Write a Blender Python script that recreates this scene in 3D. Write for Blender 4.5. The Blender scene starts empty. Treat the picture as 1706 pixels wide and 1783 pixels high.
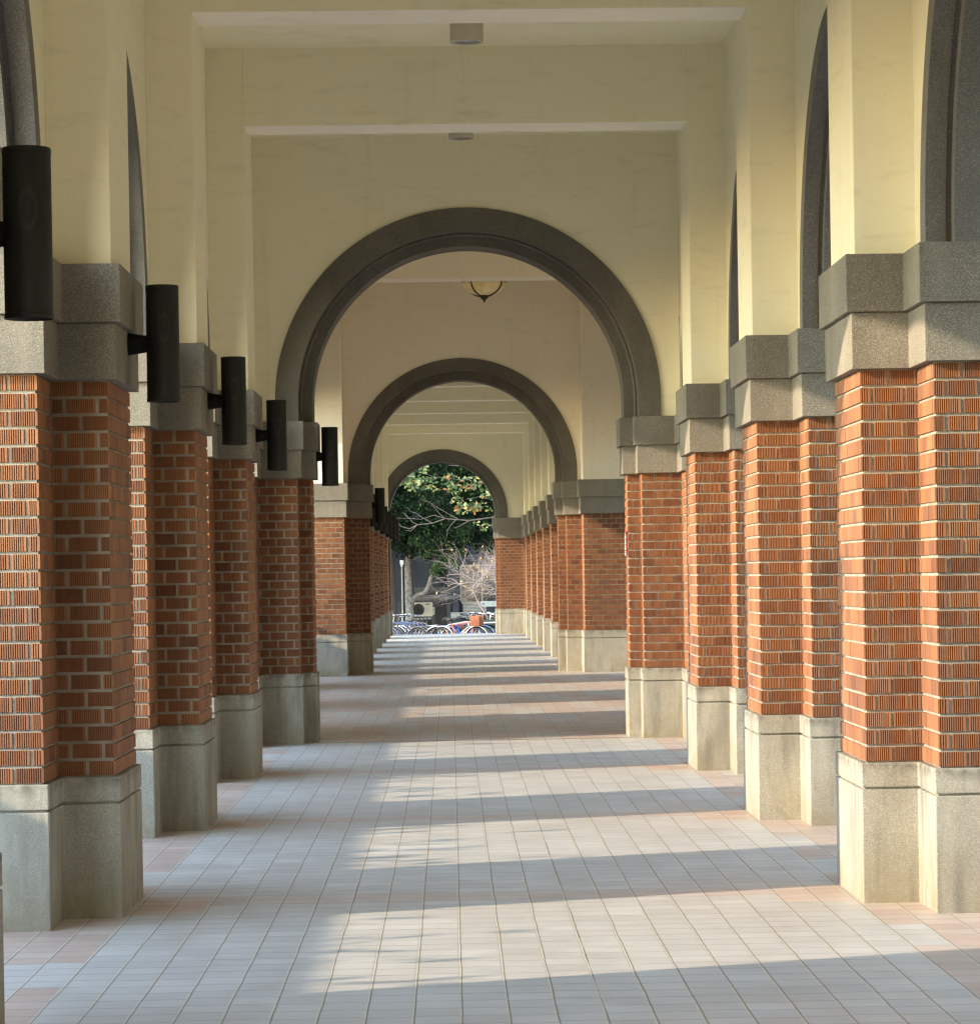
import bpy, bmesh, math, random
from mathutils import Vector, Matrix
random.seed(7)
sc = bpy.context.scene
col = sc.collection
PI = math.pi

# ------------------------------------------------------------------ mesh helpers
class MB:
    def __init__(s): s.v=[]; s.f=[]; s.m=[]
    def add(s, vs, fs, mi=0):
        o=len(s.v); s.v.extend(vs)
        for f in fs: s.f.append(tuple(i+o for i in f)); s.m.append(mi)
    def box(s, x0,x1,y0,y1,z0,z1, mi=0):
        if x0>x1: x0,x1=x1,x0
        if y0>y1: y0,y1=y1,y0
        s.add([(x0,y0,z0),(x1,y0,z0),(x1,y1,z0),(x0,y1,z0),(x0,y0,z1),(x1,y0,z1),(x1,y1,z1),(x0,y1,z1)],
              [(0,3,2,1),(4,5,6,7),(0,1,5,4),(1,2,6,5),(2,3,7,6),(3,0,4,7)],mi)
    def prism(s, poly, z0, z1, mi=0):
        n=len(poly)
        s.add([(x,y,z0) for x,y in poly]+[(x,y,z1) for x,y in poly],
              [(i,(i+1)%n,n+(i+1)%n,n+i) for i in range(n)]+[tuple(range(n-1,-1,-1)),tuple(range(n,2*n))],mi)
    def tube(s, p0,p1,r0,r1=None,n=8,mi=0,cap=True):
        r1=r0 if r1 is None else r1
        a=Vector(p0); b=Vector(p1); d=(b-a)
        if d.length<1e-6: return
        d.normalize()
        u=d.orthogonal().normalized(); w=d.cross(u)
        vs=[]
        for c,r in ((a,r0),(b,r1)):
            for i in range(n):
                t=2*PI*i/n; vs.append(tuple(c+u*(math.cos(t)*r)+w*(math.sin(t)*r)))
        fs=[(i,(i+1)%n,n+(i+1)%n,n+i) for i in range(n)]
        if cap: fs+= [tuple(range(n-1,-1,-1)),tuple(range(n,2*n))]
        s.add(vs,fs,mi)
    def path(s, pts, r, n=6, mi=0):
        for i in range(len(pts)-1):
            ra=r[i] if isinstance(r,(list,tuple)) else r
            rb=r[i+1] if isinstance(r,(list,tuple)) else r
            s.tube(pts[i],pts[i+1],ra,rb,n,mi)
    def lathe(s, prof, c=(0,0,0), n=32, mi=0):
        o=[]
        for r,z in prof:
            for i in range(n):
                t=2*PI*i/n; o.append((c[0]+r*math.cos(t),c[1]+r*math.sin(t),c[2]+z))
        fs=[]
        for k in range(len(prof)-1):
            for i in range(n):
                j=(i+1)%n; fs.append((k*n+i,k*n+j,(k+1)*n+j,(k+1)*n+i))
        s.add(o,fs,mi)
    def ring(s, c, ax, R, r, n=28, m=6, a0=0, a1=2*PI, mi=0, w=None):
        # torus in the plane (u,v) given by ax=(u,v)
        u=Vector(ax[0]); v=Vector(ax[1]); k=u.cross(v); c=Vector(c); w=w or r
        full=abs(a1-a0-2*PI)<1e-6; cnt=n if full else n+1
        vs=[]
        for i in range(cnt):
            t=a0+(a1-a0)*i/n; d=u*math.cos(t)+v*math.sin(t)
            for j in range(m):
                p=2*PI*j/m; vs.append(tuple(c+d*(R+r*math.cos(p))+k*(w*math.sin(p))))
        fs=[]
        for i in range(n):
            i2=(i+1)%cnt
            for j in range(m):
                j2=(j+1)%m; fs.append((i*m+j,i2*m+j,i2*m+j2,i*m+j2))
        s.add(vs,fs,mi)
    def build(s, name, mats, parent=None, smooth=False, bevel=0, fix=False):
        me=bpy.data.meshes.new(name); me.from_pydata(s.v,[],s.f)
        if not isinstance(mats,(list,tuple)): mats=[mats]
        for m in mats: me.materials.append(m)
        me.polygons.foreach_set('material_index',s.m)
        if smooth: me.polygons.foreach_set('use_smooth',[True]*len(s.f))
        if fix:
            b=bmesh.new(); b.from_mesh(me); bmesh.ops.recalc_face_normals(b,faces=b.faces); b.to_mesh(me); b.free()
        me.update()
        o=bpy.data.objects.new(name,me); col.objects.link(o)
        if parent is not None: o.parent=parent
        if bevel:
            md=o.modifiers.new('bevel','BEVEL'); md.width=bevel; md.segments=2; md.limit_method='ANGLE'; md.angle_limit=math.radians(40)
        return o

def tag(o,label=None,cat=None,group=None,kind=None):
    if label: o['label']=label
    if cat: o['category']=cat
    if group: o['group']=group
    if kind: o['kind']=kind
    return o
def thing(name,label,cat,loc=(0,0,0),group=None,rz=0):
    o=bpy.data.objects.new(name,None); col.objects.link(o); o.location=loc; o.rotation_euler=(0,0,rz)
    o.empty_display_size=.2
    return tag(o,label,cat,group)

# ------------------------------------------------------------------ node helpers
class NT:
    def __init__(s,name):
        s.mat=bpy.data.materials.new(name); s.mat.use_nodes=True; s.t=s.mat.node_tree; s.n=s.t.nodes
        s.bsdf=s.n['Principled BSDF']; s.out=s.n['Material Output']
    def node(s,t,**k):
        n=s.n.new(t)
        for a,b in k.items(): setattr(n,a,b)
        return n
    def put(s,sock,v):
        if isinstance(v,bpy.types.NodeSocket): s.t.links.new(v,sock)
        elif isinstance(v,(tuple,list)): sock.default_value=(tuple(v)+(1,))[:4] if len(sock.default_value)==4 else tuple(v)
        else: sock.default_value=v
    def m(s,op,a,b=0.0,c=0.0,clamp=False):
        n=s.node('ShaderNodeMath',operation=op,use_clamp=clamp)
        s.put(n.inputs[0],a); s.put(n.inputs[1],b); s.put(n.inputs[2],c); return n.outputs[0]
    def mix(s,f,a,b,blend='MIX'):
        n=s.node('ShaderNodeMix',data_type='RGBA',blend_type=blend); s.put(n.inputs[0],f); s.put(n.inputs[6],a); s.put(n.inputs[7],b); return n.outputs[2]
    def obj(s):
        if not hasattr(s,'_tc'): s._tc=s.node('ShaderNodeTexCoord')
        return s._tc.outputs['Object']
    def geo(s):
        if not hasattr(s,'_g'): s._g=s.node('ShaderNodeNewGeometry')
        return s._g
    def pos(s): return s.geo().outputs['Position']
    def sep(s,v):
        n=s.node('ShaderNodeSeparateXYZ'); s.put(n.inputs[0],v); return n.outputs
    def comb(s,x,y,z):
        n=s.node('ShaderNodeCombineXYZ'); s.put(n.inputs[0],x); s.put(n.inputs[1],y); s.put(n.inputs[2],z); return n.outputs[0]
    def scale(s,v,xyz,rot=(0,0,0)):
        n=s.node('ShaderNodeMapping'); s.put(n.inputs[0],v); n.inputs['Scale'].default_value=xyz; n.inputs['Rotation'].default_value=rot; return n.outputs[0]
    def noise(s,v,sc,det=3,rough=.55,dist=0):
        n=s.node('ShaderNodeTexNoise'); s.put(n.inputs['Vector'],v); n.inputs['Scale'].default_value=sc; n.inputs['Detail'].default_value=det; n.inputs['Roughness'].default_value=rough; n.inputs['Distortion'].default_value=dist; return n.outputs['Fac']
    def white(s,v):
        n=s.node('ShaderNodeTexWhiteNoise'); s.put(n.inputs['Vector'],v); return n.outputs['Value']
    def vor(s,v,sc,out='Color'):
        n=s.node('ShaderNodeTexVoronoi'); s.put(n.inputs['Vector'],v); n.inputs['Scale'].default_value=sc; return n.outputs[out]
    def ramp(s,f,stops,interp='LINEAR'):
        n=s.node('ShaderNodeValToRGB'); s.put(n.inputs[0],f); r=n.color_ramp; r.interpolation=interp
        while len(r.elements)<len(stops): r.elements.new(.5)
        for e,(p,c) in zip(r.elements,stops):
            e.position=p; e.color=(tuple(c)+(1,))[:4] if isinstance(c,(tuple,list)) else (c,c,c,1)
        return n.outputs[0]
    def bump(s,h,strength=.3,dist=.01):
        n=s.node('ShaderNodeBump'); s.put(n.inputs['Height'],h); n.inputs['Strength'].default_value=strength; n.inputs['Distance'].default_value=dist; s.t.links.new(n.outputs[0],s.bsdf.inputs['Normal'])
    def fin(s,c,rough=.8,spec=.3,metal=0):
        s.put(s.bsdf.inputs['Base Color'],c); s.put(s.bsdf.inputs['Roughness'],rough); s.bsdf.inputs['Specular IOR Level'].default_value=spec; s.bsdf.inputs['Metallic'].default_value=metal
        return s.mat
def plain(name,c,rough=.6,spec=.4,metal=0,var=.12,sc_=6):
    n=NT(name); f=n.noise(n.obj(),sc_,4)
    c2=tuple(x*(1-var*2) for x in c); c1=tuple(min(1,x*(1+var)) for x in c)
    return n.fin(n.ramp(f,[(.3,c2),(.7,c1)]),rough,spec,metal)

def mat_brick():
    n=NT('ribbed_red_brick'); r=n.geo().outputs['Random Per Island']; p=n.pos()
    c=n.ramp(r,[(0,(.11,.046,.025)),(.12,(.22,.088,.040)),(.5,(.31,.130,.055)),(.8,(.365,.165,.070)),(.90,(.26,.115,.058)),(1,(.15,.072,.045))])
    c=n.mix(n.ramp(n.noise(n.scale(p,(40,40,6)),1,4),[(.35,0),(.7,.38)]),c,(.45,.20,.10))
    c=n.mix(n.ramp(n.noise(p,1.3,4),[(.45,0),(.75,.4)]),c,(.19,.085,.052))
    oi=n.node('ShaderNodeObjectInfo').outputs['Random']; c=n.mix(n.m('MULTIPLY',oi,.22),c,(.22,.10,.06))
    c=n.mix(n.ramp(n.noise(n.scale(p,(5,5,1)),1.1,5,.65),[(.58,0),(.8,.3)]),c,(.42,.33,.25))
    n.bump(n.noise(p,160,3),.25,.002)
    return n.fin(c,.72,.3)
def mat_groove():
    n=NT('brick_groove_shade'); p=n.pos()  # groove faces coloured darker to deepen the shade between ribs
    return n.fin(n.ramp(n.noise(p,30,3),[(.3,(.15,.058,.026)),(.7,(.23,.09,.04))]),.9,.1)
def mat_mortar():
    n=NT('grey_mortar'); p=n.pos()
    c=n.ramp(n.noise(p,9,5),[(.3,(.26,.235,.19)),(.7,(.41,.375,.31))])
    n.bump(n.noise(p,120,3),.5,.003)
    return n.fin(c,.9,.15)
def mat_granite(name,dark,mid,light,stain=True,gs=150):
    n=NT(name); p=n.pos(); x=n.sep(p)
    g=n.sep(n.vor(p,gs))[0]
    g2=n.noise(p,gs*.8,2)
    g=n.m('ADD',n.m('MULTIPLY',g,.6),n.m('MULTIPLY',g2,.5))
    c=n.ramp(g,[(.25,dark),(.5,mid),(.72,mid),(.86,light)])
    big=n.noise(p,1.1,5,.6); 
    c=n.mix(n.ramp(big,[(.35,0),(.7,.62)]),c,tuple(a*.5 for a in mid))
    c=n.mix(n.ramp(n.noise(n.scale(p,(3,3,.7)),1.5,5,.6),[(.52,0),(.75,.45)]),c,tuple(min(1,a*1.35) for a in mid))
    if stain:
        # moss and rust that creep up from the paving, grime under ledges
        low=n.m('SUBTRACT',1.0,n.m('DIVIDE',x[2],.36),clamp=True)
        nz=n.noise(p,3.2,5,.65)
        c=n.mix(n.m('MULTIPLY',n.m('MULTIPLY',low,n.ramp(nz,[(.4,0),(.62,1)])),.75),c,(.27,.225,.13))
        c=n.mix(n.m('MULTIPLY',n.ramp(n.noise(n.scale(p,(7,7,1)),1.4,5),[(.5,0),(.72,.55)]),.9),c,(.10,.095,.08))
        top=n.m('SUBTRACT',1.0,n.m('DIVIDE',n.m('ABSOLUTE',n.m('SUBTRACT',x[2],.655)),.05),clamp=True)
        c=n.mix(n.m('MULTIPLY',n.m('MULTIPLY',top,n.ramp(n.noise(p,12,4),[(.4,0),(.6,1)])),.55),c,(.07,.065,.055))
    n.bump(g,.35,.0025)
    return n.fin(c,.82,.3)
def mat_plaster(name,base,warm):
    n=NT(name); p=n.pos(); x=n.sep(p)
    c=n.mix(n.ramp(n.noise(p,.9,4,.6),[(.35,0),(.7,1)]),base,warm)
    # faint diagonal trowel and water smears
    sm=n.noise(n.scale(p,(1.2,1.2,5.5),(.35,.35,0)),2.0,6,.68,.6)
    c=n.mix(n.ramp(sm,[(.55,0),(.72,.30)]),c,tuple(a*.66 for a in base))
    st=n.noise(n.scale(p,(9,9,.6)),1.0,5,.6)
    c=n.mix(n.ramp(st,[(.58,0),(.78,.22)]),c,tuple(a*b for a,b in zip(base,(.72,.66,.55))))
    sp=n.noise(p,38,2); c=n.mix(n.ramp(sp,[(.76,0),(.80,.6)]),c,(.2,.17,.12))
    n.bump(n.m('ADD',n.noise(p,60,4),n.m('MULTIPLY',n.noise(p,4,3),.8)),.12,.01)
    return n.fin(c,.88,.2)
def mat_floor():
    n=NT('paving_tiles'); p=n.pos(); q=n.sep(p); X,Y=q[0],q[1]
    TW,TD=.1735,.195
    wob=n.m('MULTIPLY',n.m('SUBTRACT',n.noise(n.comb(n.m('MULTIPLY',n.m('FLOOR',n.m('DIVIDE',X,.09)),7.3),n.m('MULTIPLY',Y,1.6),0),1,3),.5),.013)
    fx=n.m('DIVIDE',n.m('SUBTRACT',n.m('ADD',X,wob),.013-TW*60),TW)
    ci=n.m('FLOOR',fx); u=n.m('FRACT',fx)
    cj=n.m('MULTIPLY',n.m('SUBTRACT',n.white(n.comb(ci,3.1,0)),.5),.22)
    hall=n.m('MULTIPLY',n.m('GREATER_THAN',Y,29.30),n.m('LESS_THAN',Y,49.5))
    fy=n.m('ADD',n.m('DIVIDE',n.m('ADD',Y,20),TD),cj)
    ri=n.m('FLOOR',fy); v=n.m('FRACT',fy)
    du=n.m('MULTIPLY',n.m('MINIMUM',u,n.m('SUBTRACT',1.0,u)),TW)
    dv=n.m('MULTIPLY',n.m('MINIMUM',v,n.m('SUBTRACT',1.0,v)),TD)
    cell=n.white(n.comb(ci,ri,0))
    cell2=n.white(n.comb(ci,ri,9))
    # pink regions
    bay=n.m('FRACT',n.m('DIVIDE',n.m('SUBTRACT',Y,14.55-49),4.9))      # 0 at pier front
    ax=n.m('ABSOLUTE',n.m('SUBTRACT',X,.185))
    nearp=n.m('LESS_THAN',bay,.155)
    cross=n.m('MULTIPLY',n.m('GREATER_THAN',bay,.07),n.m('LESS_THAN',bay,.145))
    border=n.m('GREATER_THAN',ax,1.74)
    blk=n.white(n.comb(n.m('FLOOR',n.m('DIVIDE',ci,2)),n.m('FLOOR',n.m('DIVIDE',ri,4)),5))
    border=n.m('MULTIPLY',border,n.m('GREATER_THAN',blk,.2))
    bord2=n.m('MULTIPLY',nearp,n.m('GREATER_THAN',ax,1.40))
    pk=n.m('MAXIMUM',border,n.m('MAXIMUM',n.m('MULTIPLY',cross,.62),bord2),clamp=True)
    chk=n.m('MODULO',n.m('ADD',n.m('FLOOR',n.m('DIVIDE',ci,2)),n.m('FLOOR',n.m('DIVIDE',ri,9))),3)
    hp=n.m('SUBTRACT',1.0,n.m('MULTIPLY',n.m('LESS_THAN',chk,.5),.75))
    hp=n.m('MULTIPLY',hp,n.m('ADD',.55,n.m('MULTIPLY',blk,.45)))
    pk=n.m('ADD',n.m('MULTIPLY',pk,n.m('SUBTRACT',1.0,hall)),n.m('MULTIPLY',hp,hall),clamp=True)
    grey=n.ramp(cell,[(0,(.50,.492,.475)),(.5,(.535,.525,.51)),(1,(.575,.565,.545))])
    pink=n.ramp(cell2,[(0,(.50,.365,.31)),(.5,(.55,.42,.36)),(1,(.60,.49,.43))])
    c=n.mix(pk,grey,pink)
    c=n.mix(n.ramp(n.noise(p,1.7,5,.6),[(.4,0),(.75,.42)]),c,(.38,.35,.31))
    c=n.mix(n.ramp(n.noise(n.scale(p,(1,.25,1)),.9,6,.65),[(.48,0),(.7,.22)]),c,(.30,.275,.24))
    c=n.mix(n.ramp(n.noise(p,220,2),[(.3,.16),(.6,0)]),c,(.30,.29,.28))
    c=n.mix(n.ramp(n.noise(p,26,3),[(.74,0),(.78,.5)]),c,(.2,.19,.17))
    # joints: wide wavy ones along the walk, hair thin ones across it
    jl=n.m('LESS_THAN',du,.0048); jd=n.m('LESS_THAN',n.m('ABSOLUTE',n.m('SUBTRACT',n.m('MULTIPLY',u,TW),.0065)),.0028)
    c=n.mix(n.m('MULTIPLY',jl,.75),c,(.60,.55,.46))
    c=n.mix(n.m('MULTIPLY',jd,.85),c,(.13,.115,.095))  # dark line paints the shadow beside each raised joint
    rs=n.white(n.comb(n.m('FLOOR',n.m('DIVIDE',ci,5)),ri,2)); 
    ts=n.ramp(rs,[(0,.55),(.5,.75),(.8,.9),(.93,1.0)])
    jt=n.m('MULTIPLY',n.m('SUBTRACT',1.0,n.m('DIVIDE',dv,.0085),clamp=True),ts)
    c=n.mix(jt,c,(.15,.14,.125))
    # worn threshold seams at the arch walls
    for yy in (29.30,49.5):
        sj=n.m('LESS_THAN',n.m('ABSOLUTE',n.m('SUBTRACT',Y,yy)),.05)
        c=n.mix(n.m('MULTIPLY',sj,.8),c,(.16,.11,.08))
    h=n.m('ADD',n.m('MULTIPLY',n.m('SMOOTH_MIN',du,.006,.003),120.0),n.m('MULTIPLY',n.m('MINIMUM',dv,.003),60.0))
    h=n.m('ADD',h,n.m('MULTIPLY',n.noise(p,90,3),.12)); h=n.m('ADD',h,n.m('MULTIPLY',cell,.15))
    n.bump(h,.35,.004)
    rough=n.ramp(n.noise(p,3,4),[(.3,.36),(.7,.55)])
    return n.fin(c,rough,.45)
def mat_leaf(name,stops,trans=.35,spec=.35):
    n=NT(name); r=n.geo().outputs['Random Per Island']
    c=n.ramp(r,stops)
    n.put(n.bsdf.inputs['Base Color'],c); n.bsdf.inputs['Roughness'].default_value=.5; n.bsdf.inputs['Specular IOR Level'].default_value=spec
    tr=n.node('ShaderNodeBsdfTranslucent'); n.put(tr.inputs[0],c)
    mx=n.node('ShaderNodeMixShader'); mx.inputs[0].default_value=trans
    n.t.links.new(n.bsdf.outputs[0],mx.inputs[1]); n.t.links.new(tr.outputs[0],mx.inputs[2]); n.t.links.new(mx.outputs[0],n.out.inputs[0])
    return n.mat

M={}
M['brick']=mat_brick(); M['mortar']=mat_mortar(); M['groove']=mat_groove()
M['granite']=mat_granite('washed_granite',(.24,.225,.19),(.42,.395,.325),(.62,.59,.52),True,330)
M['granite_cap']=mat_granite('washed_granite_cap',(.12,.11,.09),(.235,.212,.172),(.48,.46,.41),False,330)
M['ring']=mat_granite('dark_arch_stone',(.095,.087,.074),(.16,.148,.125),(.28,.27,.24),False,260)
M['ring_side']=mat_granite('grey_arch_stone',(.12,.115,.105),(.19,.182,.168),(.36,.35,.33),False,300)
M['cream']=mat_plaster('cream_plaster',(.86,.815,.62),(.875,.825,.65))
M['cream2']=mat_plaster('pale_beam_paint',(.88,.83,.72),(.90,.85,.74))
M['pinkc']=mat_plaster('warm_plaster',(.89,.815,.67),(.90,.83,.69))
M['floor']=mat_floor()
n=NT('black_painted_metal'); q=n.sep(n.obj())
ex=n.m('DIVIDE',n.m('SUBTRACT',q[0],.012),.026); ez=n.m('DIVIDE',n.m('SUBTRACT',q[2],.36),.062)
rr=n.m('SQRT',n.m('ADD',n.m('MULTIPLY',ex,ex),n.m('MULTIPLY',ez,ez)))
rg=n.m('SUBTRACT',1.0,n.m('DIVIDE',n.m('ABSOLUTE',n.m('SUBTRACT',rr,1.0)),.28),clamp=True)
rg=n.m('MULTIPLY',rg,n.ramp(n.noise(n.obj(),30,4),[(.3,.2),(.7,1)]))
cc=n.ramp(n.noise(n.scale(n.obj(),(1,1,.25)),18,5),[(.35,(.008,.008,.009)),(.7,(.018,.018,.019))])
cc=n.mix(n.m('MULTIPLY',rg,.5),cc,(.06,.06,.062)); cc=n.mix(n.ramp(n.noise(n.obj(),70,2),[(.74,0),(.78,.5)]),cc,(.12,.12,.12))
M['black']=n.fin(cc,.55,.35)
M['blackm']=plain('matt_black',(.008,.008,.009),.8,.2)
M['lens']=plain('frosted_lens',(.55,.52,.47),.3,.5)
M['conc']=plain('platform_concrete',(.36,.35,.33),.9,.2)
M['steel']=plain('galvanised_steel',(.38,.38,.38),.35,.5,.8)
M['housing']=plain('cream_metal',(.60,.55,.46),.5,.4,0,.06)
M['white']=plain('white_paint',(.72,.72,.70),.5,.4,0,.06)

# ------------------------------------------------------------------ brick piers
Z_GR,Z_BT,Z_SH,Z_JT,Z_CT=.548,.67,2.548,2.818,3.092
def offs(poly,d):
    n=len(poly); out=[]
    for i in range(n):
        a=poly[i-1]; b=poly[i]; c=poly[(i+1)%n]
        def nrm(p,q):
            dx,dy=q[0]-p[0],q[1]-p[1]; L=math.hypot(dx,dy); return (dy/L,-dx/L)
        n1=nrm(a,b); n2=nrm(b,c)
        out.append((b[0]+d*(n1[0]+n2[0]),b[1]+d*(n1[1]+n2[1])))
    return out
def brick_shaft(mb,poly,mirror):
    NC=23; ch=(Z_SH-Z_BT)/NC; bh=ch-.0148
    mb.prism(offs(poly,-.0095),Z_BT,Z_SH,1)
    n=len(poly); P=.155; J=.0150; T=.022
    rnd=random.Random(3)
    for i in range(n):
        a=poly[i]; b=poly[(i+1)%n]; p=poly[i-1]; q=poly[(i+2)%n]
        L=math.hypot(b[0]-a[0],b[1]-a[1]); d=((b[0]-a[0])/L,(b[1]-a[1])/L); nm=(d[1],-d[0])
        yface=abs(nm[1])>.5; rib=nm[1]<-.5
        cr=lambda u,v:u[0]*v[1]-u[1]*v[0]
        conv_a=cr((a[0]-p[0],a[1]-p[1]),d)>0; conv_b=cr(d,(q[0]-b[0],q[1]-b[1]))>0
        s0,s1=0.0,L
        if not yface:
            if conv_a: s0=T
            if conv_b: s1=L-T
        if not conv_a: s0+=.004
        if not conv_b: s1-=.004
        for k in range(NC):
            z0=Z_BT+.007+k*ch+rnd.uniform(-.001,.001); z1=z0+bh+rnd.uniform(-.001,.001)
            o=(.1335 if k%2==0 else .056)
            if mirror and yface: o=(L-o)%P
            js=[]; t=o-P*2
            while t<s1: 
                if t>s0+.012 and t<s1-.012: js.append(t+rnd.uniform(-.002,.002))
                t+=P
            e=[s0]+[x for t in js for x in ((t-J/2,t+J/2) if yface else (t-.001,t+.001))]+[s1]
            for c in range(0,len(e),2):
                u0,u1=e[c],e[c+1]
                if u1-u0<.008: continue
                pr=rnd.uniform(-.0012,.0012)
                W=lambda s,dep,z:(a[0]+d[0]*s+nm[0]*dep,a[1]+d[1]*s+nm[1]*dep,z)
                if rib:
                    pts=[(u0,pr)]; x=u0+.0075; 
                    lean=rnd.uniform(-.0012,.0012) if rnd.random()<.25 else 0
                    end=u1-.0065
                    if end-x>.008:
                        nr=max(1,round((end-x)/.0102)); w=(end-x)/nr
                        for r in range(nr):
                            g=x+r*w
                            pts+=[(g,pr),(g+.0006,pr-.007),(g+w*.40,pr-.005),(g+w*.40+.0006,pr)]
                    pts.append((u1,pr))
                    m=len(pts)
                    vs=[W(s,dp,z0) for s,dp in pts]+[W(s+lean,dp,z1) for s,dp in pts]
                    fs=[(j,j+1,m+j+1,m+j) for j in range(m-1)]
                    o2=len(vs); vs+=[W(u0,-T,z0),W(u1,-T,z0),W(u0,-T,z1),W(u1,-T,z1)]
                    fs+=[(o2,0,m,o2+2),(m-1,o2+1,o2+3,2*m-1)]
                    fs+=[tuple([o2+1]+list(range(m-1,-1,-1))+[o2]),tuple([o2+2]+list(range(m,2*m))+[o2+3])]
                    o3=len(mb.f); mb.add(vs,fs,0)
                    for j in range(m-1):
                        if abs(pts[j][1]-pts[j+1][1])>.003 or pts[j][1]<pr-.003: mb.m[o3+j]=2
                else:
                    vs=[W(u0,pr,z0),W(u1,pr,z0),W(u1,-T,z0),W(u0,-T,z0),W(u0,pr,z1),W(u1,pr,z1),W(u1,-T,z1),W(u0,-T,z1)]
                    mb.add(vs,[(0,1,5,4),(1,2,6,5),(3,0,4,7),(4,5,6,7),(3,2,1,0)],0)
def pier_meshes(poly,mirror):
    """plinth, shaft, capital builders for a brick outline (CCW)"""
    pl=MB(); b=offs(poly,.023)
    pl.prism(b,-.02,Z_GR-.005); pl.prism(offs(b,-.012),Z_GR-.006,Z_GR+.006); pl.prism(b,Z_GR+.005,Z_BT)
    sh=MB(); brick_shaft(sh,poly,mirror)
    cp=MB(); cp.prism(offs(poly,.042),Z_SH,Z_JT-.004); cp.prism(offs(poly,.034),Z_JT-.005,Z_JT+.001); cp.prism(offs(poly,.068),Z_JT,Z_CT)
    return pl,sh,cp
def place_pier(data,loc,label,group,cat='brick pier'):
    t=thing('brick_pier',label,cat,loc,group)
    for nm,me,bv in data:
        o=bpy.data.objects.new(nm,me); col.objects.link(o); o.parent=t
        if bv:
            md=o.modifiers.new('bevel','BEVEL'); md.width=bv; md.segments=2; md.limit_method='ANGLE'; md.angle_limit=math.radians(40)
    return t
def pier_data(poly,mirror):
    out=[]
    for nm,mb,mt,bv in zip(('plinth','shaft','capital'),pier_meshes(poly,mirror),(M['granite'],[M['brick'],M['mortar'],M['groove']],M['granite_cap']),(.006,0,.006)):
        me=bpy.data.meshes.new(nm); me.from_pydata(mb.v,[],mb.f)
        for m in (mt if isinstance(mt,list) else [mt]): me.materials.append(m)
        me.polygons.foreach_set('material_index',mb.m); me.update(); out.append((nm,me,bv))
    return out
def mir(poly): return [(-x,y) for x,y in reversed(poly)]
HP,HO=.47,.965       # half lengths of pilaster and of outer body
def std(hp,ho): return [(0,-hp),(.272,-hp),(.272,-ho),(1.0,-ho),(1.0,-hp),(1.16,-hp),(1.16,hp),(1.0,hp),(1.0,ho),(.272,ho),(.272,hp),(0,hp)]
XR,XL=1.968,-1.598   # brick faces of the pilasters
PR=pier_data(std(HP,HO),False); PL=pier_data(mir(std(HP,HO)),True)
Y1=14.92; S1=4.9
g_r='brick piers along the right side'; g_l='brick piers along the left side'
g_fr='far brick piers beyond the second archway, right side'; g_fl='far brick piers beyond the second archway, left side'
ordn=['nearest','second nearest','third nearest']
for k in range(-6,3):
    y=Y1+S1*k
    lab={-2:'brick pier behind the viewer on the %s side of the corridor',-1:'brick pier at the very %s edge of the frame, closest to the viewer'}
    lr=lab[max(k,-2)]%'right' if k<0 else ['large sunlit ribbed brick pier nearest on the right','second sunlit ribbed brick pier from the front on the right','third sunlit ribbed brick pier on the right, just before the first archway'][k]
    ll=lab[max(k,-2)]%'left' if k<0 else ['large ribbed brick pier nearest on the left, its outer front sunlit','second ribbed brick pier on the left, dark inner face','third shaded ribbed brick pier on the left, just before the first archway'][k]
    if k>-9: place_pier(PR,(XR,y,0),lr,g_r)
    place_pier(PL,(XL+(.018 if k==-1 else 0),y,0),ll,g_l)
# far corridor
FAR=[53.5,58.3,63.1,67.9,72.7,77.5]
nmr=['first','second','third','fourth','fifth','sixth']
for i,y in enumerate(FAR):
    place_pier(PR,(1.935,y,0),'%s small far brick pier on the right beyond the second archway'%nmr[i],g_fr)
    place_pier(PL,(-1.575,y,0),'%s small far brick pier on the left beyond the second archway'%nmr[i],g_fl)
# stepped piers that carry the cross arches; x from the arch centre
def crosspier(xi,yf,xm,jut,xo,xw):
    a=[(xi,yf+.25),(xm,yf+.25),(xm,yf),(xo,yf),(xo,yf-jut),(xw,yf-jut),(xw,yf+1.5),(xo,yf+1.5),(xo,yf+.97),(xm,yf+.97),(xm,yf+.72),(xi,yf+.72)]
    return a
W1C,W2C,W3C=.2035,.235,-.18
def cross_pair(cx,xi,xm,xo,xw,yf,jut,lr,ll,xlw=None,xlo=None):
    p=crosspier(xi,yf,xm,jut,xo,xw)
    place_pier(pier_data([(x+cx,y) for x,y in p],False),(0,0,0),lr,'stepped piers of the archways')
    p=crosspier(xi,yf,xm,jut,xlo or xo,xlw or xw)
    place_pier(pier_data([(cx-x,y) for x,y in reversed(p)],True),(0,0,0),ll,'stepped piers of the archways')
cross_pair(W1C,1.525,1.65,2.035,2.77,29.18,.53,'stepped sunlit brick pier under the right foot of the first archway','stepped shaded brick pier under the left foot of the first archway')
cross_pair(W2C,1.54,1.67,1.915,3.4,49.45,.75,'broad sunlit brick pier under the right foot of the second archway','dark stepped brick pier under the left foot of the second archway')
cross_pair(W3C,1.40,1.50,2.15,3.28,80.9,.3,'pale sunlit brick pier under the right foot of the farthest archway','brick pier under the left foot of the farthest archway',2.9,1.58)

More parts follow.
